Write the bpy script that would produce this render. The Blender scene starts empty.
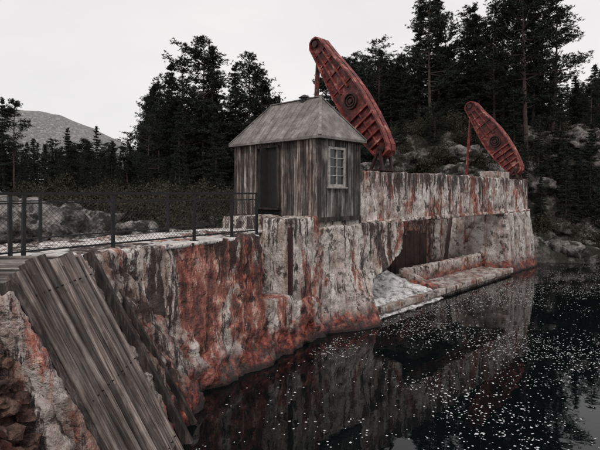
import bpy, math, random, bmesh
import numpy as np
from mathutils import Vector, noise, Matrix
random.seed(7); rng=np.random.default_rng(7)
scene=bpy.context.scene
EYE=4.4
# ------------------------------------------------------------ materials
def mk(name):
    m=bpy.data.materials.new(name); m.use_nodes=True
    nt=m.node_tree; b=nt.nodes['Principled BSDF']
    return m,nt,b
def coords(nt,scale=(1,1,1),loc=(0,0,0),rot=(0,0,0)):
    tc=nt.nodes.new('ShaderNodeTexCoord'); mp=nt.nodes.new('ShaderNodeMapping')
    mp.inputs['Scale'].default_value=scale; mp.inputs['Location'].default_value=loc; mp.inputs['Rotation'].default_value=rot
    nt.links.new(tc.outputs['Object'],mp.inputs[0]); return mp.outputs[0]
def nz(nt,vec,scale,detail=6,rough=.6,dist=0):
    n=nt.nodes.new('ShaderNodeTexNoise'); n.inputs['Scale'].default_value=scale; n.inputs['Detail'].default_value=detail
    n.inputs['Roughness'].default_value=rough; n.inputs['Distortion'].default_value=dist
    if vec is not None: nt.links.new(vec,n.inputs['Vector'])
    return n.outputs[0]
def ramp(nt,fac,stops):
    r=nt.nodes.new('ShaderNodeValToRGB'); nt.links.new(fac,r.inputs[0])
    e=r.color_ramp.elements
    while len(e)<len(stops): e.new(.5)
    for i,(p,c) in enumerate(stops):
        e[i].position=p
        if not isinstance(c,tuple): c=(c,c,c)
        e[i].color=(c[0],c[1],c[2],1)
    return r.outputs[0]
def sock(nt,inp,v):
    if isinstance(v,bpy.types.NodeSocket): nt.links.new(v,inp)
    elif isinstance(v,tuple): inp.default_value=(v[0],v[1],v[2],1)
    else: inp.default_value=v
def mix(nt,f,a,b,mode='MIX'):
    n=nt.nodes.new('ShaderNodeMix'); n.data_type='RGBA'; n.blend_type=mode
    sock(nt,n.inputs[0],f); sock(nt,n.inputs[6],a); sock(nt,n.inputs[7],b); return n.outputs[2]
def math_(nt,op,a,b=0.0,clamp=False):
    n=nt.nodes.new('ShaderNodeMath'); n.operation=op; n.use_clamp=clamp
    for i,v in enumerate((a,b)):
        if isinstance(v,bpy.types.NodeSocket): nt.links.new(v,n.inputs[i])
        else: n.inputs[i].default_value=v
    return n.outputs[0]
def bump(nt,b,h,strength=.5,dist=.03):
    n=nt.nodes.new('ShaderNodeBump'); n.inputs['Strength'].default_value=strength; n.inputs['Distance'].default_value=dist
    nt.links.new(h,n.inputs['Height']); nt.links.new(n.outputs[0],b.inputs['Normal'])
def zval(nt):
    tc=nt.nodes.new('ShaderNodeTexCoord'); s=nt.nodes.new('ShaderNodeSeparateXYZ'); nt.links.new(tc.outputs['Object'],s.inputs[0]); return s.outputs[2]
def rng01(nt,v,a,b):
    n=nt.nodes.new('ShaderNodeMapRange'); n.inputs[1].default_value=a; n.inputs[2].default_value=b; nt.links.new(v,n.inputs[0]); return n.outputs[0]
def near(nt,c,r):
    tc=nt.nodes.new('ShaderNodeTexCoord'); v=nt.nodes.new('ShaderNodeVectorMath'); v.operation='DISTANCE'
    nt.links.new(tc.outputs['Object'],v.inputs[0]); v.inputs[1].default_value=c
    return rng01(nt,v.outputs['Value'],r,r*.35)

def concrete(name,rust=.5,dark=.5,seed=0,pale=(.70,.64,.595),mid=(.31,.265,.24),ztop=None,lowred=True,rustspots=(),darkspots=(),brown=.6,dz=2.3):
    m,nt,b=mk(name)
    A=coords(nt,(1,1,1),(seed*3.1,seed*1.7,0)); B=coords(nt,(2.8,2.8,.24),(seed*5.3,2,seed))
    C=coords(nt,(1.5,1.5,.5),(seed*2.3,seed,7))
    low=nz(nt,A,.45,3,.5)
    col=mix(nt,ramp(nt,nz(nt,A,1.5,7,.74),[(.40,0.),(.53,1.)]),mid,pale)
    br=ramp(nt,nz(nt,B,.8,6,.65,.3),[(.47,0.),(.61,1.)])
    col=mix(nt,math_(nt,'MULTIPLY',br,brown),col,(.21,.105,.075))
    fine=nz(nt,A,14,5,.75)
    rn=nz(nt,C,.85,7,.70,.4)
    for c,r,a in rustspots: rn=math_(nt,'ADD',rn,math_(nt,'MULTIPLY',near(nt,c,r),a))
    rn=math_(nt,'ADD',rn,math_(nt,'MULTIPLY',math_(nt,'SUBTRACT',fine,.5),.15))
    rt=.62-.17*rust
    rm=ramp(nt,rn,[(rt,0.),(rt+.06,1.)])
    rcol=ramp(nt,nz(nt,C,2.6,6,.76),[(.36,(.035,.010,.009)),(.46,(.17,.034,.025)),(.55,(.36,.105,.07)),(.64,(.64,.42,.34))])
    col=mix(nt,math_(nt,'MULTIPLY',rm,.92),col,rcol)
    dt=.62-.16*dark
    dn=math_(nt,'ADD',nz(nt,B,1.7,7,.72,.25),math_(nt,'MULTIPLY',math_(nt,'SUBTRACT',low,.5),.35))
    for c,r,a in darkspots: dn=math_(nt,'ADD',dn,math_(nt,'MULTIPLY',near(nt,c,r),a))
    dm=ramp(nt,dn,[(dt,0.),(dt+.05,1.)])
    if ztop is not None:
        g=rng01(nt,zval(nt),ztop,ztop-dz)
        d2=math_(nt,'ADD',nz(nt,B,1.9,6,.72),math_(nt,'MULTIPLY',math_(nt,'SUBTRACT',low,.5),.5))
        dm2=ramp(nt,math_(nt,'SUBTRACT',d2,math_(nt,'MULTIPLY',g,.2)),[(.46,0.),(.52,1.)])
        dm=math_(nt,'MAXIMUM',dm,dm2)
    col=mix(nt,math_(nt,'MULTIPLY',dm,.93),col,mix(nt,fine,(.006,.005,.005),(.05,.028,.024)))
    bm=ramp(nt,nz(nt,A,2.6,8,.78),[(.54,0.),(.585,1.)])
    col=mix(nt,math_(nt,'MULTIPLY',bm,.88),col,(.03,.02,.018))
    g9=ramp(nt,fine,[(.3,.4),(.44,.97),(.68,1.15)])
    col=mix(nt,.9,col,g9,'MULTIPLY')
    if lowred:
        z=math_(nt,'ADD',zval(nt),math_(nt,'MULTIPLY',nz(nt,A,1.5,4),-1.35))
        f=rng01(nt,z,.15,-.25); col=mix(nt,math_(nt,'MULTIPLY',f,.88),col,ramp(nt,nz(nt,A,3.5,6,.74),[(.44,(.016,.006,.006)),(.51,(.14,.022,.018)),(.59,(.36,.08,.05)),(.70,(.55,.30,.24))]))
        f2=rng01(nt,zval(nt),.20,.05); col=mix(nt,math_(nt,'MULTIPLY',f2,.9),col,(.012,.01,.01))
    nt.links.new(col,b.inputs['Base Color']); b.inputs['Roughness'].default_value=.85
    h=math_(nt,'ADD',math_(nt,'MULTIPLY',nz(nt,A,24,3,.7),.4),nz(nt,A,5,5,.72))
    bump(nt,b,h,.9,.10)
    return m
def wood(name,c1,c2,c3,grain=14,axis=(0,0,1),var=(.45,.85,1.25),blot=.35):
    m,nt,b=mk(name)
    a=Vector(axis).normalized(); p_=a.orthogonal().normalized(); q_=a.cross(p_)
    tc=nt.nodes.new('ShaderNodeTexCoord'); geo=nt.nodes.new('ShaderNodeNewGeometry')
    r=math_(nt,'MULTIPLY',geo.outputs['Random Per Island'],37.)
    cmb=nt.nodes.new('ShaderNodeCombineXYZ')
    for i,(v,s) in enumerate(((a,grain*.05),(p_,grain),(q_,grain))):
        dn=nt.nodes.new('ShaderNodeVectorMath'); dn.operation='DOT_PRODUCT'; nt.links.new(tc.outputs['Object'],dn.inputs[0]); dn.inputs[1].default_value=tuple(v*s)
        nt.links.new(math_(nt,'ADD',dn.outputs['Value'],r),cmb.inputs[i])
    n=nz(nt,cmb.outputs[0],1.0,7,.72)
    col=ramp(nt,n,[(.34,c1),(.48,c2),(.60,c3)])
    f=ramp(nt,geo.outputs['Random Per Island'],[(0.,var[0]),(.5,var[1]),(1.,var[2])])
    col=mix(nt,1.,col,f,'MULTIPLY')
    bl=ramp(nt,nz(nt,coords(nt,(1.5,1.5,.8)),1.8,6,.7),[(.42,blot),(.6,1.)])
    col=mix(nt,1.,col,bl,'MULTIPLY')
    nt.links.new(col,b.inputs['Base Color']); b.inputs['Roughness'].default_value=.85
    bump(nt,b,n,.8,.03); return m
def rusty_red(name,k=1.):
    m,nt,b=mk(name); A=coords(nt)
    col=ramp(nt,nz(nt,A,2.4,8,.74),[(.38,(.022*k,.009*k,.009*k)),(.46,(.12*k,.016*k,.014*k)),(.55,(.25*k,.034*k,.028*k)),(.64,(.52*k,.27*k,.23*k))])
    g=ramp(nt,nz(nt,A,12,6,.75),[(.36,.3),(.55,1.05)])
    col=mix(nt,.9,col,g,'MULTIPLY')
    nt.links.new(col,b.inputs['Base Color']); b.inputs['Roughness'].default_value=.6
    bump(nt,b,nz(nt,A,18,4),.4,.01); return m
def plain(name,c,rough=.6,metal=0,var=.5,scale=6):
    m,nt,b=mk(name); A=coords(nt)
    g=ramp(nt,nz(nt,A,scale,6,.7),[(.32,1-var),(.65,1+var*.5)])
    nt.links.new(mix(nt,1.,c,g,'MULTIPLY'),b.inputs['Base Color'])
    b.inputs['Roughness'].default_value=rough; b.inputs['Metallic'].default_value=metal
    return m

M_wall=concrete('dam_wall_concrete',rust=.42,dark=.30,seed=1,ztop=3.3,rustspots=[((-1.7,11.5,2.3),2.6,.12),((-.3,13.3,.6),2.4,.07)],darkspots=[((-3.1,9.5,2.3),1.7,.14),((-1.2,12.4,2.9),1.2,.08)])
M_pier=concrete('pier_concrete',rust=.38,dark=.38,seed=4,ztop=3.7,rustspots=[((.3,14.2,1.4),1.6,.10)],darkspots=[((2.9,17.3,2.0),1.8,.10)])
M_par=concrete('parapet_concrete',rust=.55,dark=.2,seed=9,ztop=4.9,pale=(.76,.70,.66),lowred=False,brown=.7,dz=1.4,rustspots=[((3,17.5,3.9),2.,.05),((9,23.5,3.6),3.,.05)],darkspots=[((6,21,3.4),2.2,.09),((11,26,3.5),2.,.07)])
M_pier2=concrete('far_pier_concrete',rust=.25,dark=.2,seed=12,pale=(.62,.575,.54),brown=.7)
M_slope=concrete('slope_concrete',rust=.42,dark=.8,seed=15,pale=(.46,.41,.38),mid=(.12,.09,.08),brown=.8)
M_kerb=concrete('kerb_concrete',rust=.40,dark=.5,seed=31,pale=(.50,.45,.42),mid=(.16,.12,.105),brown=.9)
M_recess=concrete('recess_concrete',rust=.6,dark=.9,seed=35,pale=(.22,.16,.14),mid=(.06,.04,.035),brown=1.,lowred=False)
M_deck=concrete('deck_concrete',rust=-.5,dark=-.6,seed=20,pale=(.78,.75,.73),mid=(.50,.48,.46),lowred=False,brown=.2)
M_apron=concrete('apron_concrete',rust=.2,dark=.1,seed=22,pale=(.52,.47,.44),mid=(.22,.19,.17),lowred=False,brown=.9)
M_board=wood('weathered_boards',(.022,.014,.012),(.14,.098,.083),(.58,.515,.47),var=(.3,.75,1.3))
M_board2=wood('grey_boards',(.025,.022,.022),(.12,.108,.10),(.42,.39,.37),var=(.4,.75,1.1))
M_trim=wood('dark_timber',(.015,.012,.011),(.05,.038,.033),(.14,.11,.1))
M_plank=wood('grey_planks',(.03,.020,.017),(.20,.152,.133),(.50,.425,.385),grain=13,axis=(1.55,.32,-3.3),var=(.35,.8,1.25),blot=.5)
M_step=wood('step_timber',(.03,.025,.022),(.20,.17,.155),(.45,.41,.38),grain=13,axis=(1,0,0),var=(.5,.8,1.1),blot=.5)
M_dark=plain('dark_interior_gaps',(.012,.011,.011),.9)
M_gate=plain('sluice_timber',(.035,.02,.016),.9,var=.9,scale=2)
M_steel=plain('black_steel',(.016,.016,.018),.5,.3)
M_red=rusty_red('rusted_red_steel'); M_web=rusty_red('rusted_web_shaded',.62)  # web is the same rust darkened, painting shade into cells between ribs
M_redk=plain('rust_dark_steel',(.035,.012,.011),.7)
M_frame=plain('window_frame_paint',(.34,.32,.30),.7,var=.6)
m,nt,b=mk('window_glass'); b.inputs['Base Color'].default_value=(.02,.022,.024,1); b.inputs['Roughness'].default_value=.08; M_glass=m
m,nt,b=mk('roof_sheet'); A=coords(nt)
col=ramp(nt,nz(nt,A,2.5,7,.72),[(.38,(.11,.097,.092)),(.52,(.185,.167,.16)),(.64,(.29,.268,.258))])
g=ramp(nt,nz(nt,coords(nt,(1,1,6)),9,5,.7),[(.35,.65),(.6,1.1)])
nt.links.new(mix(nt,1.,col,g,'MULTIPLY'),b.inputs['Base Color']); b.inputs['Roughness'].default_value=.7
M_roof=m
def rockmat(name,pale,dk,moss=.5,scale=1.,mossc=((.010,.012,.007),(.042,.038,.026))):
    m,nt,b=mk(name); A=coords(nt)
    col=ramp(nt,nz(nt,A,1.1*scale,8,.74),[(.40,dk),(.49,tuple((p+q)/2 for p,q in zip(pale,dk))),(.58,pale)])
    mm=ramp(nt,nz(nt,A,.9*scale,6,.7,.5),[(.56-.12*moss,0.),(.62-.12*moss,1.)])
    col=mix(nt,mm,col,ramp(nt,nz(nt,A,6,6,.7),[(.35,mossc[0]),(.65,mossc[1])]))
    g=ramp(nt,nz(nt,A,9*scale,6,.75),[(.34,.3),(.58,1.15)]); col=mix(nt,1.,col,g,'MULTIPLY')
    nt.links.new(col,b.inputs['Base Color']); b.inputs['Roughness'].default_value=.9
    bump(nt,b,nz(nt,A,4*scale,7,.75),1.,.25); return m
M_rock=rockmat('pale_rock',(.50,.46,.44),(.07,.06,.057),.35)
M_rock2=rockmat('hillside_rock',(.34,.31,.295),(.05,.044,.041),.6)
M_ground=rockmat('forest_ground',(.22,.20,.185),(.04,.036,.03),.9,.6)
M_rub=rockmat('red_rubble',(.46,.27,.21),(.05,.018,.014),.3,2.6,((.05,.012,.01),(.22,.05,.032)))
m,nt,b=mk('hazed_hill_forest'); A=coords(nt,(.01,.01,.01))
nt.links.new(ramp(nt,nz(nt,A,9,9,.8),[(.40,(.10,.106,.106)),(.5,(.155,.158,.155)),(.60,(.31,.305,.295))]),b.inputs['Base Color']); b.inputs['Roughness'].default_value=1; M_hill=m  # distance haze is mixed into this grey forest colour
def leafmat(name,a,c):
    m,nt,b=mk(name); geo=nt.nodes.new('ShaderNodeNewGeometry'); oi=nt.nodes.new('ShaderNodeObjectInfo')
    f=math_(nt,'ADD',math_(nt,'MULTIPLY',geo.outputs['Random Per Island'],.7),math_(nt,'MULTIPLY',oi.outputs['Random'],.3))
    nt.links.new(ramp(nt,f,[(.1,a),(.9,c)]),b.inputs['Base Color']); b.inputs['Roughness'].default_value=.8
    b.inputs['Specular IOR Level'].default_value=.15
    return m
M_needle=leafmat('pine_needles',(.009,.013,.010),(.040,.047,.036))
M_shrub=leafmat('shrub_leaves',(.012,.014,.010),(.062,.056,.037))
M_bark=plain('pine_bark',(.06,.043,.036),.9,var=.6,scale=3)
m,nt,b=mk('lake_water'); b.inputs['Base Color'].default_value=(.0025,.004,.0045,1); b.inputs['Roughness'].default_value=.012; b.inputs['IOR'].default_value=1.33
A=coords(nt); bump(nt,b,nz(nt,A,1.6,3,.5),.09,.05); M_water=m
m,nt,b=mk('foam'); b.inputs['Base Color'].default_value=(.62,.63,.63,1); b.inputs['Roughness'].default_value=.8; M_foam=m

# ------------------------------------------------------------ mesh helper
class MB:
    def __init__(s): s.v=[]; s.f=[]; s.m=[]
    def add(s,vs,fs,mi=0):
        o=len(s.v); s.v+= [tuple(p) for p in vs]; s.f+=[tuple(i+o for i in f) for f in fs]; s.m+=[mi]*len(fs)
    def hexa(s,c,mi=0):
        s.add(c,[(0,3,2,1),(4,5,6,7),(0,1,5,4),(1,2,6,5),(2,3,7,6),(3,0,4,7)],mi)
    def beam(s,a,b,w,h,up=(0,0,1),mi=0):
        a=Vector(a);b=Vector(b);d=(b-a).normalized();u=Vector(up)
        x=d.cross(u)
        if x.length<1e-3: x=d.cross(Vector((1,0,0)))
        x.normalize(); y=x.cross(d).normalized(); x*=w/2; y*=h/2
        s.hexa([a-x-y,a+x-y,b+x-y,b-x-y,a-x+y,a+x+y,b+x+y,b-x+y],mi)
    def cyl(s,a,b,r1,r2=None,n=12,mi=0,cap=True):
        r2=r1 if r2 is None else r2
        a=Vector(a);b=Vector(b);d=(b-a).normalized();x=d.orthogonal().normalized();y=d.cross(x)
        vs=[];
        for p,r in((a,r1),(b,r2)):
            for i in range(n):
                t=2*math.pi*i/n; vs.append(p+x*r*math.cos(t)+y*r*math.sin(t))
        fs=[(i,(i+1)%n,n+(i+1)%n,n+i) for i in range(n)]
        if cap: fs+=[tuple(range(n))[::-1],tuple(range(n,2*n))]
        s.add(vs,fs,mi)
    def obj(s,name,mats,parent=None,smooth=False):
        me=bpy.data.meshes.new(name); me.from_pydata(s.v,[],s.f)
        for m in (mats if isinstance(mats,list) else [mats]): me.materials.append(m)
        me.polygons.foreach_set('material_index',s.m)
        if smooth: me.polygons.foreach_set('use_smooth',[True]*len(s.f))
        me.update(); o=bpy.data.objects.new(name,me); scene.collection.objects.link(o)
        if parent: o.parent=parent
        return o
def empty(name,loc=(0,0,0)):
    e=bpy.data.objects.new(name,None); scene.collection.objects.link(e); e.location=loc; return e
def erode(o,vox=.07,disp=((.9,.14),(.22,.06)),seed=0):
    r=o.modifiers.new('remesh','REMESH'); r.mode='VOXEL'; r.voxel_size=vox; r.use_smooth_shade=True
    for i,d_ in enumerate(disp):
        sc,st=d_[0],d_[1]
        t=bpy.data.textures.new(o.name+'_t%d'%i,'VORONOI' if len(d_)>2 else 'CLOUDS'); t.noise_scale=sc
        if len(d_)<=2: t.noise_depth=3
        d=o.modifiers.new('disp%d'%i,'DISPLACE'); d.texture=t; d.strength=st; d.mid_level=.5; d.texture_coords='LOCAL'
U=Vector((.694,.72,0)); N=Vector((.72,-.694,0)); O=Vector((.6,14.9,0))
def F(s,t,z): 
    p=O+U*s+N*t; return Vector((p.x,p.y,z))
U1=Vector((.564,.826,0)); N1=Vector((.826,-.564,0)); O1=Vector((-3.5,8.9,0))
def G(k,q,z):
    p=O1+U1*k+N1*q; return Vector((p.x,p.y,z))
def fbox(mb,fr,s0,s1,t0,t1,z0,z1,mi=0):
    mb.hexa([fr(s0,t0,z0),fr(s0,t1,z0),fr(s1,t1,z0),fr(s1,t0,z0),fr(s0,t0,z1),fr(s0,t1,z1),fr(s1,t1,z1),fr(s1,t0,z1)],mi)

# ------------------------------------------------------------ terrain
def sm(a,b,x):
    t=min(1,max(0,(x-a)/(b-a))); return t*t*(3-2*t)
def fr(x,y,s,o=5): return noise.fractal(Vector((x*s,y*s,3.3)),.9,2.0,o)
def height(x,y):
    t=.72*(x-.6)-.694*(y-14.9)
    left=1.0+sm(24,56,y)*2.6+fr(x,y,.12)*.9
    right=.1+sm(29.5,41,y+fr(x,y,.15)*3)*8.8+sm(41,90,y)*4+fr(x,y,.3)*1.1
    land=left+(right-left)*sm(3,9,x)
    land=land+(2.6-land)*(1-sm(6,8,y))
    far=sm(120,400,math.hypot(x,y)); land=land*(1-far)+far*6
    d=min(30.4+fr(x,y,.35)*1.0-y, t+4.2, x+2.3+2.4*(1-sm(8,9.5,y)), y-3.2+2*(1-sm(-3.5,-1,x)), 70-x)
    k=sm(-1.,1.6,d)
    return land*(1-k)-2.6*k
xs=sorted(set([-3000,-1800,-1000,-600,-400,-280,-200,-150,-110,-90,-75]+[round(-62+1.0*i,2) for i in range(0,48)]+[round(-14+.5*i,2) for i in range(0,90)]+[31+1.2*i for i in range(40)]+[85,100,130,180,260,400,700,1200,3000]))
ys=sorted(set([-2000,-800,-300,-120,-60,-30,-15,-8]+[round(-4+.5*i,2) for i in range(0,108)]+[50+1.2*i for i in range(40)]+[100,115,135,160,200,260,350,500,800,1300,3500]))
mb=MB(); nx=len(xs)
mb.v=[(x,y,height(x,y)) for y in ys for x in xs]
mb.f=[(j*nx+i,j*nx+i+1,(j+1)*nx+i+1,(j+1)*nx+i) for j in range(len(ys)-1) for i in range(nx-1)]; mb.m=[0]*len(mb.f)
mb.obj('ground',M_ground,smooth=True)
mb=MB(); mb.add([(-40,-5,0),(120,-5,0),(120,45,0),(-40,45,0)],[(0,1,2,3)]); mb.obj('lake_water',M_water)
mb=MB(); n=120; hv=[]
for j in range(14):
    for i in range(n):
        x=-2600+i*3200/(n-1); 
        env=math.exp(-((x+1150)/900)**2)*285*(1-.6*sm(-1000,-380,x))+55+fr(x,0,.004,3)*12
        w=math.sin(math.pi*(j+1)/15)**.7
        hv.append((x,1500+j*60,-8+env*w+ (fr(x,j*60,.02)*8 if 0<j<13 else 0)))
mb.v=hv; mb.f=[(j*n+i,j*n+i+1,(j+1)*n+i+1,(j+1)*n+i) for j in range(13) for i in range(n-1)]; mb.m=[0]*len(mb.f)
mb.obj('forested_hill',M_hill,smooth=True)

# ------------------------------------------------------------ dam
dam=empty('concrete_dam')
mb=MB()
fbox(mb,G,-1.2,4.44,-2.7,0,-1,3.3)
fbox(mb,G,4.3,5.8,-2.7,.05,-1,1.55)
fbox(mb,G,4.3,5.2,-2.7,-1.0,1.0,3.3)
o=mb.obj('spillway_wall',M_wall,dam); erode(o,.06,((1.1,.30),(.25,.14)))
mb=MB()
mb.hexa([G(-.1,-.5,-1),G(-.1,.42,-1),G(7.2,.36,-1),G(7.2,-.5,-1),G(.8,-.5,1.7),G(.8,-.03,1.4),G(7.2,-.03,1.2),G(7.2,-.5,1.4)])
o=mb.obj('wall_footing',M_wall,dam); erode(o,.05,((.55,.35,'v'),(.6,.25),(.15,.10)))
mb=MB(); fbox(mb,G,5.78,7.3,-2.7,-.02,-1,3.66); 
o=mb.obj('pier_buttress',M_pier,dam); erode(o,.06,((1.2,.18),(.25,.10)))
mb=MB(); mb.beam(G(5.72,.0,1.5),G(5.72,.0,3.42),.12,.08,up=U1)
mb.obj('stoplog_slot_shade',M_redk,dam)  # dark bar standing in for the shade of the stoplog slot
mb=MB()
secs=[(-.8,3.0,.95),(0,2.75,.85),(.5,2.6,.62),(1.0,2.6,.4),(1.4,2.9,.22),(1.75,3.9,.1),(2.1,4.9,.03),(3.35,5.0,0)]
vs=[];ns=8
for z,smax,tm in secs:
    vs+=[F(-.05,-4.2,z),F(-.05,0,z),F(.6,tm*.35,z),F(1.2,tm*.75,z),F(smax-.7,tm,z),F(smax-.2,tm*.8,z),F(smax,tm*.2-.05,z),F(smax,-4.2,z)]
fs=[(r*ns+i,r*ns+(i+1)%ns,(r+1)*ns+(i+1)%ns,(r+1)*ns+i) for r in range(len(secs)-1) for i in range(ns)]
fs+=[tuple(range(ns))[::-1],tuple((len(secs)-1)*ns+i for i in range(ns))]
mb.add(vs,fs)
o=mb.obj('pier',M_pier,dam); erode(o,.06,((1.0,.24),(.3,.14)))
mb=MB(); fbox(mb,F,-.02,2.3,-4.2,-.06,3.2,3.62); o=mb.obj('gatehouse_plinth',M_pier,dam); erode(o,.06,((1,.05),(.2,.03)))
mb=MB(); fbox(mb,F,2.32,19.3,-.95,-.3,3.35,5.22); fbox(mb,F,18.7,19.3,-2.4,-.3,3.35,5.22); o=mb.obj('parapet_wall',M_par,dam); erode(o,.07,((1.4,.16),(.25,.10)))
mb=MB(); fbox(mb,F,2.3,19.38,-1.0,-.22,3.28,3.42); o=mb.obj('parapet_ledge',M_par,dam); erode(o,.045,((.6,.12),(.15,.07)))
mb=MB()
mb.hexa([F(15.5,-4.4,-1),F(15.4,.15,-1),F(20.1,.15,-1),F(20.1,-4.4,-1),F(15.5,-4.4,3.3),F(15.5,-.15,3.3),F(19.2,-.15,3.3),F(19.2,-4.4,3.3)])
fbox(mb,F,13.9,15.6,-4.4,-3.3,-1,3.3)
o=mb.obj('far_pier',M_pier2,dam); erode(o,.08,((1.4,.2),(.3,.12)))
mb=MB(); fbox(mb,F,2.2,15.5,-4.4,.1,-.4,.28); o=mb.obj('apron_slab',M_apron,dam); erode(o,.07,((1.,.10),(.25,.08)))
mb=MB(); fbox(mb,F,3.,15.5,.0,.24,.10,.36); o=mb.obj('sill_beam',M_apron,dam); erode(o,.045,((.8,.07),(.15,.06)))
mb=MB(); fbox(mb,F,7.6,15.4,-1.9,-1.5,.2,.98); mb.hexa([F(7.5,-1.9,.2),F(7.5,-.1,.2),F(7.9,-.1,.2),F(7.9,-1.9,.2),F(7.5,-1.9,.98),F(7.5,-.1,.38),F(7.9,-.1,.38),F(7.9,-1.9,.98)])
o=mb.obj('sill_wall',M_wall,dam); erode(o,.05,((.8,.16),(.2,.10)))
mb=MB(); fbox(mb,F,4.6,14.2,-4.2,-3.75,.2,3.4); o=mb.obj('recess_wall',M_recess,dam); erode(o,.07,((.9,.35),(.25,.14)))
mb=MB(); x_=8.6
while x_<12.6:
    w_=random.uniform(.25,.4); fbox(mb,F,x_+.006,x_+w_-.006,-3.6,-3.5+random.uniform(-.03,.03),.2,random.uniform(2.0,2.7)); x_+=w_
mb.beam(F(12.6,-2.3,.4),F(14.4,-2.8,3.2),.16,.16,mi=1); mb.beam(F(9.0,-3.2,.4),F(9.0,-3.2,3.3),.18,.18,mi=1)
mb.obj('sluice_gate',[M_gate,M_redk],dam)
mb=MB()
fbox(mb,G,-7.5,-1.1,-3.2,-.8,2.9,3.305); fbox(mb,G,-1.12,4.42,-2.75,-.02,3.2,3.315); fbox(mb,G,4.3,5.75,-2.75,-1.02,3.2,3.315)
fbox(mb,G,-7.5,-1.2,-3.0,-1.0,-1,2.9)
o=mb.obj('deck_slab',M_deck,dam); erode(o,.06,((1,.05),(.2,.04)))
mb=MB(); fbox(mb,F,15.4,17.6,-1.6,-.75,5.1,5.62); o=mb.obj('lever_plinth',M_pier2,dam); erode(o,.05,((.5,.04),))

bank=empty('timber_slope')
def SP(y,f,off=0):
    X=-3.6+f*1.55; z=3.3-f*3.3; yy=y+f*.32
    return Vector((X+off*.905,yy,z+off*.425))
mb=MB()
prof=[(-6,-1),(-1.6,-1),(-3.55,3.12),(-3.7,3.16),(-3.8,2.6),(-6,2.5)]; np_=len(prof)
vs=[(x,5.55,z) for x,z in prof]+[(x,8.6+ (1.9 if z<0 and x>-5 else .5),z if z<3 else 3.24) for x,z in prof]
mb.add(vs,[tuple(range(np_))[::-1],tuple(range(np_,2*np_))]+[(i,(i+1)%np_,(i+1)%np_+np_,i+np_) for i in range(np_)])
mb.hexa([Vector((-6,8,-1)),Vector((-1.6,8,-1)),Vector((-1.75,11.4,-1)),Vector((-5,11.8,-1)),Vector((-6,8,3.25)),Vector((-3.55,8,3.25)),Vector((-3.45,9.0,3.25)),Vector((-5,9.6,3.25))])
o=mb.obj('slope_body',M_slope,bank); erode(o,.05,((.8,.2),(.35,.2,'v'),(.15,.10)))
mb=MB(); y=5.92
for i in range(11):
    w=random.uniform(.15,.19); j=random.uniform(-.04,.04); f1=1.02+random.uniform(-.10,.05); f0=-.02+random.uniform(-.04,.03)
    a,b_=y,y+w-.02; up=.15+j
    fs_=[f0+(f1-f0)*q/7 for q in range(8)]; ring=[]
    for q,f in enumerate(fs_):
        wob=random.uniform(-.008,.008); u2=up+.012*math.sin(q*.5+i*1.7)+random.uniform(-.003,.003); e0=random.uniform(-.004,.004)
        ring.append([SP(a+e0,f,0),SP(b_+e0,f,0),SP(b_+e0-.006,f,u2+wob*.5),SP(a+e0+.006,f,u2)])
    vs=[p for r_ in ring for p in r_]; fc=[(0,1,2,3),tuple(28+k for k in (3,2,1,0))]
    for q in range(7):
        for k in range(4): fc.append((q*4+k,q*4+(k+1)%4,(q+1)*4+(k+1)%4,(q+1)*4+k))
    mb.add(vs,fc)
    y+=w
mb.obj('planks',M_plank,bank)
mb=MB()
for i in range(10):
    yy=5.96+i*.175+random.uniform(-.02,.02)
    for f in(.08,.5,.9):
        p=SP(yy+.05,f,.155); mb.cyl(p,p+Vector((.905,0,.425))*.03,.012,n=6)
mb.obj('bolts',M_steel,bank)
mb=MB()
mb.beam(SP(8.03,-.02,.09),SP(8.15,1.02,.07),.13,.14,up=(1,0,.4))
mb.beam(SP(8.45,.2,.07),SP(8.8,1.0,.05),.08,.10,up=(1,0,.4))
mb.beam(SP(5.78,-.0,.06),SP(5.78,1.3,.06),.14,.16,up=(1,0,.4))
mb.obj('gap_shade_beams',M_trim,bank)  # dark beams added in place of the shaded gaps beside the planks
mb=MB(); ya,w,u=5.48,.15,.20
mb.hexa([SP(ya,1.3,-.3),SP(ya+w,1.3,-.3),SP(ya+w,0.04,-.3),SP(ya,0.04,-.3),SP(ya,1.3,u),SP(ya+w,1.3,u),SP(ya+w,0.04,u),SP(ya,0.04,u)])
o=mb.obj('slope_kerb',M_kerb,bank); erode(o,.03,((.5,.10),(.12,.07)))
mb=MB()
for i in range(6):
    z=3.38-i*.02; y=7.80-i*.27
    mb.hexa([Vector((-9,y-.20,z-.06)),Vector((-3.74,y-.18,z-.06)),Vector((-3.76,y+.0,z-.06)),Vector((-9,y-.0,z-.06)),
             Vector((-9,y-.20,z)),Vector((-3.74,y-.18,z)),Vector((-3.76,y+.0,z)),Vector((-9,y-.0,z))])
    mb.hexa([Vector((-9,y-.1,z-.5)),Vector((-3.86,y-.1,z-.5)),Vector((-3.86,y-.02,z-.5)),Vector((-9,y-.02,z-.5)),
             Vector((-9,y-.1,z-.064)),Vector((-3.86,y-.1,z-.064)),Vector((-3.86,y-.02,z-.064)),Vector((-9,y-.02,z-.064))],1)
fbox(mb,lambda a,b_,c_:Vector((a,b_,c_)),-9,-3.8,6.2,7.75,3.19,3.215,1)  # black sheet and risers paint in the shade between treads
mb.obj('timber_steps',[M_step,M_dark])
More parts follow.
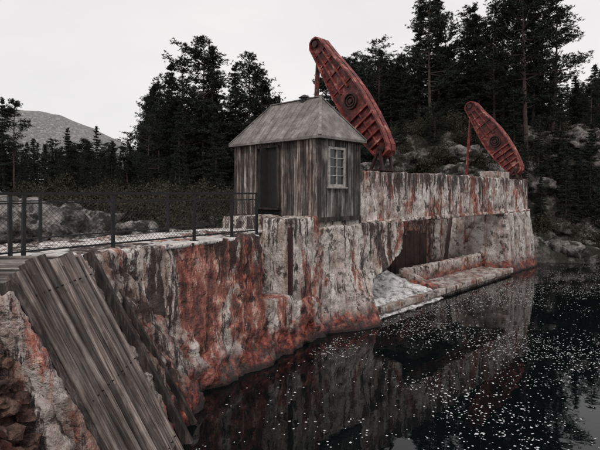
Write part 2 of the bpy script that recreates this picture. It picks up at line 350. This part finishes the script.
def rockmesh(mb,c,r,seed,sub=3,sq=(1,1,.7),blocky=0):
    bm=bmesh.new(); bmesh.ops.create_icosphere(bm,subdivisions=sub,radius=1)
    vs=[]
    for v in bm.verts:
        p=v.co.copy(); q=p*1.3+Vector((seed*7.1,seed*3.3,seed)); vo=noise.voronoi(q*1.3)[0]
        d=1+.45*noise.fractal(q,.9,2,4)+.3*(vo[1]-vo[0]-.4)
        if blocky: d*=1/max(abs(p.x),abs(p.y),abs(p.z))**blocky*.85
        vs.append(Vector((c[0]+p.x*d*r*sq[0],c[1]+p.y*d*r*sq[1],c[2]+p.z*d*r*sq[2])))
    fs=[tuple(v.index for v in f.verts) for f in bm.faces]; bm.free(); mb.add(vs,fs)
rb=empty('rubble_bank')
mb=MB()
prof=[(-7,-1),(-1.85,-1),(-3.75,2.6),(-4.0,2.75),(-7,2.8)]
vs=[(x,2.2,z) for x,z in prof]+[(x,5.6,z) for x,z in prof]
mb.add(vs,[(0,1,2,3,4)[::-1],(5,6,7,8,9)]+[(i,(i+1)%5,(i+1)%5+5,i+5) for i in range(5)])
o=mb.obj('rubble_core',M_rub,rb); erode(o,.05,((.5,.3),(.3,.2,'v')))
mb=MB()
for i in range(560):
    y=random.uniform(3.8,5.52); f=random.uniform(-.05,1.0)
    X=-3.72+f*1.75; z=2.80-f*3.3
    rockmesh(mb,(X+.12,y,z),random.uniform(.04,.13),i,2,(1.3,1,.7),.7)
for i in range(90):
    rockmesh(mb,(random.uniform(-6,-3.7),random.uniform(3.8,6.0),2.82),random.uniform(.06,.16),i+400,2,(1.3,1,.75),.7)
mb.obj('rubble_stones',M_rub,rb)
mb=MB()
for i,(x,y,z,r) in enumerate([(-12.6,20.5,2.6,2.2),(-10.2,21.5,2.2,2.1),(-15,22,2.6,2.6),(-8.4,23,1.6,1.9),(-18,25,2.8,2.8),(-6.5,24.5,1.0,1.8)]):
    rockmesh(mb,(x,y,z),r,i+30,5,(1.15,1,.78),.3)
mb.obj('rock_outcrop',M_rock,smooth=True)
mb=MB()
for i in range(46):
    x=random.uniform(12.8,34); y=31.2+random.uniform(-.6,2.4); r=random.uniform(.4,1.3)
    if x<15: y+=1
    rockmesh(mb,(x,y,height(x,y)+.1),r,i+60,3,(1,1,.7),.4)
for i in range(30):
    x=random.uniform(6,26); y=random.uniform(34,40)
    rockmesh(mb,(x,y,height(x,y)+.1),random.uniform(.6,1.6),i+160,4,(1.2,1,.7),.4)
mb.obj('shore_rocks',M_rock2,smooth=True)

# ------------------------------------------------------------ gatehouse
gh=empty('wooden_gatehouse')
ZB,ZE,ZR=3.66,6.10,7.66; LL,WW=4.15,2.05
def Hs(a,b,z): return F(a,-b,z)
def hbox(mb,a0,a1,b0,b1,z0,z1,mi=0): fbox(mb,F,a0,a1,-b1,-b0,z0,z1,mi)
mb=MB(); hbox(mb,.06,WW-.06,.06,LL-.06,ZB,ZE+.02); mb.obj('core_wall',M_dark,gh)
def boards(mb,face):
    L=LL if face in('door','back') else WW
    p=0.0
    while p<L-.03:
        w=random.choice([.13,.15,.17,.12]); w=min(w,L-p); th=.04+random.uniform(0,.022); g=.009
        segs=[(ZB-.08+random.uniform(-.05,.02),ZE)]
        c=p+w/2
        if face=='door' and 1.80<c<2.95: segs=[(5.99,ZE)]
        if face=='win' and .40<c<1.28: segs=[(ZB-.08,4.6),(5.88,ZE)]
        for z0,z1 in segs:
            if face=='door': hbox(mb,.06-th,.06,p+g,p+w-g,z0,z1)
            if face=='back': hbox(mb,WW-.06,WW-.06+th,p+g,p+w-g,z0,z1)
            if face=='win': hbox(mb,p+g,p+w-g,.06-th,.06,z0,z1)
            if face=='rear': hbox(mb,p+g,p+w-g,LL-.06,LL-.06+th,z0,z1)
        p+=w
mb=MB(); boards(mb,'door'); boards(mb,'back'); mb.obj('wall_boards',M_board,gh)
mb=MB(); boards(mb,'win'); boards(mb,'rear'); mb.obj('end_wall_boards',M_board2,gh)
mb=MB()
hbox(mb,-.03,.05,-.03,.05,ZB-.1,ZE); hbox(mb,WW-.05,WW+.03,-.03,.05,ZB-.1,ZE); hbox(mb,-.03,.05,LL-.05,LL+.03,ZB-.1,ZE)
hbox(mb,-.05,.0,-.05,LL+.05,ZB-.16,ZB-.02); hbox(mb,.0,WW+.05,-.05,0.,ZB-.16,ZB-.02)
hbox(mb,-.05,.06,1.80,1.88,3.9,6.03); hbox(mb,-.05,.06,2.88,2.96,3.9,6.03); hbox(mb,-.05,.06,1.88,2.88,5.95,6.03); hbox(mb,-.12,.06,1.8,2.96,3.84,3.9)
mb.obj('corner_trim',M_trim,gh)
mb=MB(); hbox(mb,.02,.05,1.88,2.4,3.92,5.95); hbox(mb,-.3,.02,2.42,2.45,3.92,5.93); mb.obj('door',M_dark,gh)
mb=MB()
hbox(mb,.42,.49,-.03,.03,4.6,5.88);hbox(mb,1.19,1.26,-.03,.03,4.6,5.88);hbox(mb,.49,1.19,-.03,.03,4.6,4.68);hbox(mb,.49,1.19,-.03,.03,5.80,5.88)
hbox(mb,.825,.855,-.015,.03,4.68,5.80)
for i in range(1,4): 
    z=4.68+i*.28; hbox(mb,.49,.822,-.012,.03,z-.012,z+.012); hbox(mb,.858,1.19,-.012,.03,z-.012,z+.012)
hbox(mb,.36,1.32,-.08,.03,4.55,4.597)
mb.obj('window_frame',M_frame,gh)
mb=MB(); hbox(mb,.49,1.19,.032,.05,4.68,5.8); mb.obj('window_glass',M_glass,gh)
ov=.18; HP=.85
def roofpts(ze): return [Hs(-ov,-ov,ze),Hs(WW+ov,-ov,ze),Hs(WW+ov,LL+ov,ze),Hs(-ov,LL+ov,ze)]
c=roofpts(ZE+.08); r=[Hs(WW/2,HP,ZR),Hs(WW/2,LL-HP,ZR)]; c2=roofpts(ZE)
mb=MB(); mb.add(c+r+c2,[(0,1,4),(1,2,5,4),(2,3,5),(3,0,4,5),(6,7,1,0),(7,8,2,1),(8,9,3,2),(9,6,0,3),(9,8,7,6)])
mb.obj('hip_roof',M_roof,gh)
mb=MB()
for i,j in((0,4),(1,4),(2,5),(3,5),(4,5)):
    P=(c+r); mb.beam(P[i]+Vector((0,0,.015)),P[j]+Vector((0,0,.015)),.10,.03)
n=14
for i in range(1,n):
    f=i/n; e=c[0].lerp(c[3],f); b_=-ov+f*(LL+2*ov)
    if b_<HP: g_=(b_+ov)/(HP+ov)
    elif b_>LL-HP: g_=(LL+ov-b_)/(HP+ov)
    else: g_=1
    top=Hs(-ov+(WW/2+ov)*g_,b_,ZE+.08+(ZR-ZE-.08)*g_)
    mb.beam(e+Vector((0,0,.006)),top+Vector((0,0,.006)),.016,.016)
mb.obj('roof_ridges',M_roof,gh)
mb=MB(); pv=Hs(WW/2,1.6,ZR-.1); mb.cyl(pv,pv+Vector((0,0,.16)),.13,n=14); mb.cyl(pv+Vector((0,0,.16)),pv+Vector((0,0,.26)),.22,.06,n=14)
mb.obj('roof_vent',M_steel,gh)

# ------------------------------------------------------------ lever arms
def lever(s0,t0,z0,t1,z1,postbase,sc=1.):
    e=empty('rusted_lever_arm')
    A=F(s0,t0,z0); B=F(s0,t1,z1); ax=(B-A); Ln=ax.length; ax.normalize()
    pu=U.copy(); pb=pu.cross(ax).normalized()
    if pb.z<0: pb=-pb
    ctrl=[(-.045,.0),(-.035,.20),(0,.31),(.1,.42),(.25,.52),(.42,.57),(.56,.55),(.72,.46),(.86,.36),(.95,.32),(1.0,.30),(1.035,.18),(1.045,0)]
    ctrl=[(f,w*sc) for f,w in ctrl]
    def wd(f):
        for (a,wa),(b_,wb) in zip(ctrl,ctrl[1:]):
            if a<=f<=b_: return wa+(wb-wa)*(f-a)/(b_-a)
        return 0
    def Q(f,w,d): return A+ax*(f*Ln)+pb*w+pu*d
    out=[(f,w) for f,w in ctrl]+[(f,-w) for f,w in ctrl[-2:0:-1]]
    for d0,nm in((-.17,'front_plate'),(.17,'back_plate')):
        mb=MB(); n=len(out)
        v=[Q(f,w,d0-.012) for f,w in out]+[Q(f,w,d0+.012) for f,w in out]
        mb.add(v,[tuple(range(n)),tuple(range(n,2*n))[::-1]]+[(i,i+n,(i+1)%n+n,(i+1)%n) for i in range(n)],1)
        for i in range(n):
            (f0,w0),(f1,w1)=out[i],out[(i+1)%n]
            mb.beam(Q(f0,w0,d0),Q(f1,w1,d0),.07,.26,up=pu)
        for k in(-.36,.36):
            fsn=[.53,.60,.68,.76,.84,.92]
            for a,b_ in zip(fsn,fsn[1:]): mb.beam(Q(a,wd(a)*k,d0),Q(b_,wd(b_)*k,d0),.07,.18,up=pu)
        mb.beam(Q(.04,0,d0),Q(.32,0,d0),.06,.14,up=pu)
        for f in(.055,.12,.185,.25,.315): mb.beam(Q(f,-wd(f),d0),Q(f,wd(f),d0),.07,.24,up=pu)
        for f in(.57,.70,.82,.92): mb.beam(Q(f,-wd(f),d0),Q(f,wd(f),d0),.05,.12,up=pu)
        mb.obj(nm,[M_red,M_web],e)
        mb=MB()
        R=.28*sc
        for RR,ww,hh in((R,.05,.26),(R*.62,.04,.22)):
            for q in range(20):
                a0=2*math.pi*q/20;a1=2*math.pi*(q+1)/20
                mb.beam(Q(.43+RR*math.cos(a0)/Ln,RR*math.sin(a0),d0),Q(.43+RR*math.cos(a1)/Ln,RR*math.sin(a1),d0),ww,hh,up=pu)
        mb.cyl(Q(.43,0,d0-.13),Q(.43,0,d0+.13),.08*sc,n=16)
        mb.cyl(Q(1.,0,d0-.12),Q(1.,0,d0+.12),.13*sc,n=18);mb.cyl(Q(0.,0,d0-.12),Q(0.,0,d0+.12),.12*sc,n=18)
        for i in range(n):
            (f0,w0),(f1,w1)=out[i],out[(i+1)%n]
            for q in(.2,.5,.8):
                f=f0+(f1-f0)*q; w=(w0+(w1-w0)*q)*.84
                mb.cyl(Q(f,w,d0-.03),Q(f,w,d0+.03),.018,n=6)
        mb.obj(nm+'_hubs_rivets',M_redk,e)
    mb=MB()
    for f,w in((.02,0),(.45,0),(1.,0),(.15,.3),(.15,-.3),(.65,.38),(.65,-.38),(.3,.4)): mb.cyl(Q(f,w*sc,-.18),Q(f,w*sc,.18),.05,n=10)
    mb.obj('spacers',M_redk,e)
    mb=MB(); Bt=B; base=postbase
    mb.beam(Bt+U*-.07,base+U*-.09,.07,.07); mb.beam(Bt+U*.07,base+U*.09,.07,.07)
    for q in(.15,.3,.45,.6,.75,.9): 
        p=Bt.lerp(base,q); mb.beam(p-U*.12,p+U*.12,.04,.05)
    mb.obj('support_rod',M_red,e)
    mb=MB()
    for d in(-.32,.32):
        mb.beam(F(s0+d,t0-.45,5.2),F(s0+d,t0,z0+.03),.08,.12,up=U); mb.beam(F(s0+d,t0+.15,5.2),F(s0+d,t0,z0+.03),.08,.12,up=U)
    mb.cyl(A-U*.38,A+U*.38,.07); fbox(mb,F,s0-.45,s0+.45,t0-.6,t0+.2,5.24,5.30)
    mb.obj('pivot_bracket',M_redk,e)
lever(4.3,-.5,6.05,-3.85,10.75,F(4.3,-4.3,3.4),1.08)
lever(18.1,-.52,5.75,-3.3,9.85,F(18.1,-3.7,4.6),1.15)

# ------------------------------------------------------------ railing
def railing(name,pts,posts,h=1.08,mesh=True):
    e=empty(name)
    A,B=Vector(pts[0]),Vector(pts[1]); L=(B-A).length; d=(B-A)/L; Z=Vector((0,0,1))
    mb=MB()
    for p in posts:
        q=A+d*p; tl=Vector((random.uniform(-.012,.012),random.uniform(-.012,.012),0)); mb.beam(q,q+tl+Z*(h+.01),.055,.055,up=(d.x,d.y,0)); mb.beam(q,q+Z*.02,.14,.14,up=(d.x,d.y,0))
    mb.beam(A+Z*h,B+Z*h,.06,.045); mb.beam(A+Z*(h-.16),B+Z*(h-.16),.025,.025); mb.beam(A+Z*.12,B+Z*.12,.03,.03)
    mb.obj('posts_and_rails',M_steel,e)
    if mesh:
        mb=MB(); sp=.085; z0,z1=.13,h-.16; H=z1-z0; x=-H
        while x<L:
            for sg in(0,1):
                a,b_=x,x+H; za,zb_=(z0,z1)
                if a<0: za=z0+(-a); a=0
                if b_>L: zb_=z1-(b_-L); b_=L
                if b_-a<.02: continue
                if sg: za,zb_=z0+z1-za,z0+z1-zb_
                mb.beam(A+d*a+Z*za,A+d*b_+Z*zb_,.004,.004)
            x+=sp
        mb.obj('chain_link_mesh',M_steel,e)
D=Vector((.596,.803,0)); R0=Vector((-4.78,7.65,3.31))-D*5
railing('steel_railing',[tuple(R0),tuple(R0+D*11.15)],[.05,1.7,3.4,5.15,5.35,6.98,9.0,10.2,11.12])
Bk=G(-7,-2.6,3.31); Bk2=G(5.2,-2.62,3.31)
railing('steel_railing',[tuple(Bk),tuple(Bk2)],[0.05+i*1.75 for i in range(7)],mesh=False)

# ------------------------------------------------------------ trees
def tree_mesh(name,kind,Ht,seed):
    r=np.random.default_rng(seed)
    mb=MB()
    bend=r.uniform(-.35,.35,2); npts=9
    def tp(f): return Vector((bend[0]*math.sin(f*2.6),bend[1]*math.sin(f*3.1),f*Ht))
    rad=.017*Ht*.6+.05
    for i in range(npts-1):
        f0,f1=i/(npts-1),(i+1)/(npts-1)
        mb.cyl(tp(f0)-Vector((0,0,.4 if i==0 else 0)),tp(f1),rad*(1-f0*.93),rad*(1-f1*.93),n=7,mi=0,cap=False)
    tufts=[]
    if kind=='pine':
        nb=70
        for i in range(nb):
            f=r.uniform(.26,1.0)**.85
            if r.random()<.14: f=r.uniform(.15,.35)
            crown=math.sin(min(1,max(.0,(1.06-f)/.62))*math.pi*.5)
            ln=(.55+crown*2.7)*r.uniform(.55,1.2)*Ht/18*(1. if f>.35 else .6)
            az=r.uniform(0,2*math.pi); el=r.uniform(-.1,.55)+ (f-.5)*.6
            a=tp(f); d=Vector((math.cos(az)*math.cos(el),math.sin(az)*math.cos(el),math.sin(el)))
            mid=a+d*ln*.5+Vector((0,0,-.05*ln)); end=a+d*ln+Vector((0,0,.12*ln))
            mb.cyl(a,mid,.05*ln**.5,.03,n=4,mi=0,cap=False); mb.cyl(mid,end,.03,.01,n=4,mi=0,cap=False)
            for _ in range(int(9+ln*8)):
                g=r.uniform(.35,1.05)**.8; p=a.lerp(end,g); sp=.16+.24*ln*.35
                tufts.append((p.x+r.normal(0,sp),p.y+r.normal(0,sp),p.z+r.normal(0,sp*.45)+.05,1.0))
    else:
        z=.05
        while z<.985:
            ln0=(1-z)**.8*Ht*.165*r.uniform(.8,1.15)+.15
            for k in range(int(r.integers(5,8))):
                if r.random()<.1: continue
                az=r.uniform(0,2*math.pi); ln=ln0*r.uniform(.6,1.15); a=tp(z+r.uniform(-.01,.01)); dr=-.30+z*.55
                end=a+Vector((math.cos(az)*ln,math.sin(az)*ln,dr*ln))
                mb.cyl(a,end,.03,.01,n=3,mi=0,cap=False)
                for _ in range(int(4+ln*9)):
                    g=r.uniform(.12,1.03); p=a.lerp(end,g); w=.10+.20*ln*(1-g*.6)*.5
                    tufts.append((p.x+r.normal(0,w),p.y+r.normal(0,w),p.z+r.normal(0,.07)-.05,.8))
            z+=.026+.012*r.random()
    T=np.array(tufts); nbl=13
    n=len(T)*nbl; C=np.repeat(T[:,:3],nbl,axis=0); S=np.repeat(T[:,3],nbl)
    dirs=r.normal(size=(n,3)); dirs[:,2]=dirs[:,2]*.7+.25; dirs/=np.linalg.norm(dirs,axis=1)[:,None]
    L=r.uniform(.16,.36,n)*S; side=np.cross(dirs,r.normal(size=(n,3))); side/=np.linalg.norm(side,axis=1)[:,None]
    W=r.uniform(.022,.05,n)
    base=C+dirs*.02; tip=C+dirs*L[:,None]
    tri=np.stack([base-side*W[:,None],base+side*W[:,None],tip],axis=1).reshape(-1,3)
    o=len(mb.v); me=bpy.data.meshes.new(name)
    me.from_pydata(mb.v+[tuple(x) for x in tri.tolist()],[],mb.f+[(o+3*i,o+3*i+1,o+3*i+2) for i in range(n)]); me.materials.append(M_bark); me.materials.append(M_needle)
    me.polygons.foreach_set('material_index',[0]*len(mb.f)+[1]*n); me.update()
    return me
PINES=[tree_mesh('pine_mesh','pine',18,100+i) for i in range(5)]
SPR=[tree_mesh('spruce_mesh','spruce',16,200+i) for i in range(4)]
def place(x,y,top,kind,name=None,coll=None):
    if x/y>.545: top=min(top,4.4+y*random.uniform(.20,.275))
    g=height(x,y)-.15; H=max(top-g,2.5)
    if kind=='pine': me=random.choice(PINES); base=18
    else: me=random.choice(SPR); base=16
    o=bpy.data.objects.new(name or ('pine_tree' if kind=='pine' else 'spruce_tree'),me)
    s=H/base; w=s*random.uniform(.9,1.15) if H>9 else s*1.25
    if x>9 and H>10: w*=1.08
    o.scale=(w,w,s); o.location=(x,y,g); o.rotation_euler=(random.uniform(-.02,.02),random.uniform(-.02,.02),random.uniform(0,6.28))
    (coll or scene.collection).objects.link(o)
P_='pine';S_='spruce'
for x,y,tz,k in [(5.7,50,17.7,P_),(8,50,20.5,P_),(8.8,46,17,S_),(10.8,44,21.6,S_),(11.5,42,22.2,P_),(13.8,45,21.1,P_),(15.8,46,21.7,P_),(16.7,44,20.3,P_),
  (17.7,42,22.4,P_),(17.9,38,22.9,P_),(21.4,42,22.0,P_),(21.0,40,20.5,P_),(24,42,16.,S_),(24.2,40,14.6,P_),(25.8,38,13.1,S_),(28,40,13,P_),(4,48,14.2,S_),
  (14.6,41,20.6,S_),(19.4,40,21.6,S_),(12.6,44,22.6,S_),(16.1,39.5,18.6,P_),(19.9,44,22.5,P_),
  (9.6,43,13.4,S_),(12.6,41,14.2,S_),(15,40,14.6,P_),(16.5,37,12.6,S_),(19.5,36,12,S_),(21.5,35.5,9.6,S_),(17.6,35.5,10.2,S_),(23.5,35,8.6,S_),(19.6,34,7.5,S_),(16.2,34.5,8.,S_),(22,33.5,6.5,S_),
  (-19.4,62,15.8,P_),(-17.5,60,17.9,P_),(-15.5,58,20.2,S_),(-14,58,22.3,P_),(-11.5,57,22.3,P_),(-9.8,56,21.8,S_),(-8.2,58,20.2,S_),(-6.1,56,20.3,P_),(-4.4,56,18.5,P_),(-3,58,16.2,S_),(-1,60,14.5,S_),
  (-37,60,16.4,S_),(-35.7,60,15.8,P_),(-34,61,11.5,S_),(-32,60,10.5,S_),(-29,60,12.6,S_),(-27,60,11,P_),(-25.4,60,12.9,S_),(-23.5,60,11,S_),(-21.5,60,12,P_),(-20,61,13.2,S_),
  (-13,52,14,S_),(-9,51,13,S_),(-17,54,13,P_),(-5,50,12,S_),(1,52,11.5,S_),(18.6,33.6,7,S_),(21,33.2,5.8,S_),(16.8,33.4,5.6,S_),
  (8.2,38.5,11.4,S_),(10.6,38,11.6,P_),(13.4,37,10.4,S_),(14.4,35.5,8.6,S_)]:
    place(x,y,tz,k)
dc=bpy.data.collections.new('distant_forest')
for i in range(300):
    y=random.uniform(56,100); x=random.uniform(-.70*y,.70*y)
    r_=x/y
    if r_<-.32: top=4.4+y*random.uniform(.055,.11)
    elif r_<-.02: top=4.4+y*random.uniform(.14,.22)
    elif r_<.09: top=4.4+y*random.uniform(.11,.19)
    else: top=4.4+y*random.uniform(.2,.29)
    place(x,y,top,random.choice([P_,S_,S_]),'forest_tree',dc)
for i in range(60):
    x=random.uniform(3,34); y=random.uniform(43,56); place(x,y,4.4+y*random.uniform(.16,.30),random.choice([P_,S_]),'forest_tree',dc)
for i in range(80):
    y=random.uniform(44,58); x=random.uniform(-.7*y,2); place(x,y,4.4+y*random.uniform(.01,.085),S_,'forest_tree',dc)
for i in range(30):
    x=random.uniform(34,66); y=random.uniform(34,60); place(x,y,height(x,y)+random.uniform(8,12),random.choice([P_,S_]),'forest_tree',dc)
e=empty('distant_forest'); e.instance_type='COLLECTION'; e.instance_collection=dc
def shrub(seed):
    r=np.random.default_rng(seed); n=2200
    c=r.normal(size=(26,3))*np.array([.55,.55,.38])+np.array([0,0,.7]); C=c[r.integers(0,26,n)]+r.normal(size=(n,3))*.17
    d=r.normal(size=(n,3)); d/=np.linalg.norm(d,axis=1)[:,None]; s=np.cross(d,r.normal(size=(n,3))); s/=np.linalg.norm(s,axis=1)[:,None]
    L=r.uniform(.06,.13,n)[:,None]; tri=np.stack([C-s*L*.35,C+s*L*.35,C+d*L],axis=1).reshape(-1,3)
    mb=MB()
    for k in range(9):
        mb.cyl((0,0,-.2),tuple(c[k]),.02,.006,n=3,mi=0,cap=False)
    o=len(mb.v); me=bpy.data.meshes.new('shrub_mesh'); me.from_pydata(mb.v+[tuple(x) for x in tri.tolist()],[],mb.f+[(o+3*i,o+3*i+1,o+3*i+2) for i in range(n)])
    me.materials.append(M_bark); me.materials.append(M_shrub); me.polygons.foreach_set('material_index',[0]*len(mb.f)+[1]*n); return me
SH=[shrub(i) for i in range(4)]
uc=bpy.data.collections.new('undergrowth')
def bush(x,y,s):
    o=bpy.data.objects.new('shrub',random.choice(SH)); o.location=(x,y,height(x,y)-.1); o.scale=(s,s,s*random.uniform(.8,1.2)); o.rotation_euler[2]=random.uniform(0,6.28); uc.objects.link(o)
for i in range(180):
    x=random.uniform(8,34); y=random.uniform(31.5,43); bush(x,y,random.uniform(.5,1.3))
for i in range(110):
    y=random.uniform(26,48); x=random.uniform(-.7*y,3); bush(x,y,random.uniform(.8,1.7))
e=empty('undergrowth'); e.instance_type='COLLECTION'; e.instance_collection=uc

# ------------------------------------------------------------ floating flecks
mb=MB(); cnt=0
while cnt<13000:
    x=random.uniform(-1.8,20); y=random.uniform(7,29.5)
    t=.72*(x-.6)-.694*(y-14.9); q=.826*(x+3.5)-.564*(y-8.9)
    if t<.5 or q<.6: continue
    dn=noise.fractal(Vector((x*.28,y*.28,1.7)),.9,2,4)+.25*noise.noise(Vector((x*1.5,y*1.5,0)))+.12*min(1,(x-3)/5)
    if random.random()>max(.05,.25+dn*1.4): continue
    r=random.uniform(.007,.022)*(1.7 if random.random()<.1 else 1); a0=random.uniform(0,6)
    vs=[(x+r*random.uniform(.5,1.5)*math.cos(a0+k*1.2566),y+r*random.uniform(.5,1.3)*math.sin(a0+k*1.2566),.006) for k in range(5)]
    mb.add(vs,[(0,1,2,3,4)]); cnt+=1
mb.obj('floating_foam',M_foam)
m,nt,b=mk('white_water'); A=coords(nt,(1,1,1))
nt.links.new(ramp(nt,nz(nt,A,3.4,7,.78),[(.38,(.10,.09,.085)),(.46,(.42,.41,.40)),(.54,(.78,.77,.77))]),b.inputs['Base Color']); b.inputs['Roughness'].default_value=.6
bump(nt,b,nz(nt,A,8,6),1.,.12)
mb=MB(); gx,gy=70,56; vs=[]
for j in range(gy):
    for i in range(gx):
        g=j/(gy-1); s=2.6+i*(4.9/(gx-1)); t=-3.4+g*(3.75)+.12*noise.noise(Vector((s*2.1,3,1)))
        z=1.0-.62*sm(.1,.72,g)-.36*sm(.80,1,g)+.12*noise.fractal(Vector((s*2.5,t*1.2,0)),.9,2,4)
        vs.append(F(s,t,max(.01,z) if g<1 else -.05))
mb.add(vs,[(j*gx+i,j*gx+i+1,(j+1)*gx+i+1,(j+1)*gx+i) for j in range(gy-1) for i in range(gx-1)]); mb.obj('white_water',m,smooth=True)

# ------------------------------------------------------------ light, sky
w=bpy.data.worlds.new('World'); scene.world=w; w.use_nodes=True; nt=w.node_tree; bg=nt.nodes['Background']
sk=nt.nodes.new('ShaderNodeTexSky'); sk.sky_type='NISHITA'; sk.sun_disc=False
el,az=math.radians(46),math.radians(-176)
sk.sun_elevation=el; sk.sun_rotation=az
tc=nt.nodes.new('ShaderNodeTexCoord'); mp=nt.nodes.new('ShaderNodeMapping'); mp.inputs['Scale'].default_value=(1,1,2.5)
nt.links.new(tc.outputs['Generated'],mp.inputs[0])
cl=ramp(nt,nz(nt,mp.outputs[0],1.6,5,.55),[(.3,(7.9,7.75,7.8)),(.7,(9.3,9.05,8.95))])
nt.links.new(mix(nt,.96,sk.outputs[0],cl),bg.inputs[0]); bg.inputs[1].default_value=.1
sl=bpy.data.lights.new('sun','SUN'); sl.energy=1.5; sl.angle=math.radians(10); sl.color=(1,.94,.885)
so=bpy.data.objects.new('sun',sl); scene.collection.objects.link(so)
d=Vector((math.sin(az)*math.cos(el),math.cos(az)*math.cos(el),math.sin(el)))
so.rotation_euler=d.to_track_quat('Z','Y').to_euler()
cam=bpy.data.cameras.new('camera'); co=bpy.data.objects.new('camera',cam); scene.collection.objects.link(co)
co.location=(0,0,EYE); co.rotation_euler=(math.radians(90),0,0); cam.lens=28.8; cam.shift_y=-.0533; cam.clip_end=8000; cam.clip_start=.05
scene.camera=co
scene.view_settings.view_transform='Standard'; scene.view_settings.look='None'; scene.view_settings.exposure=0
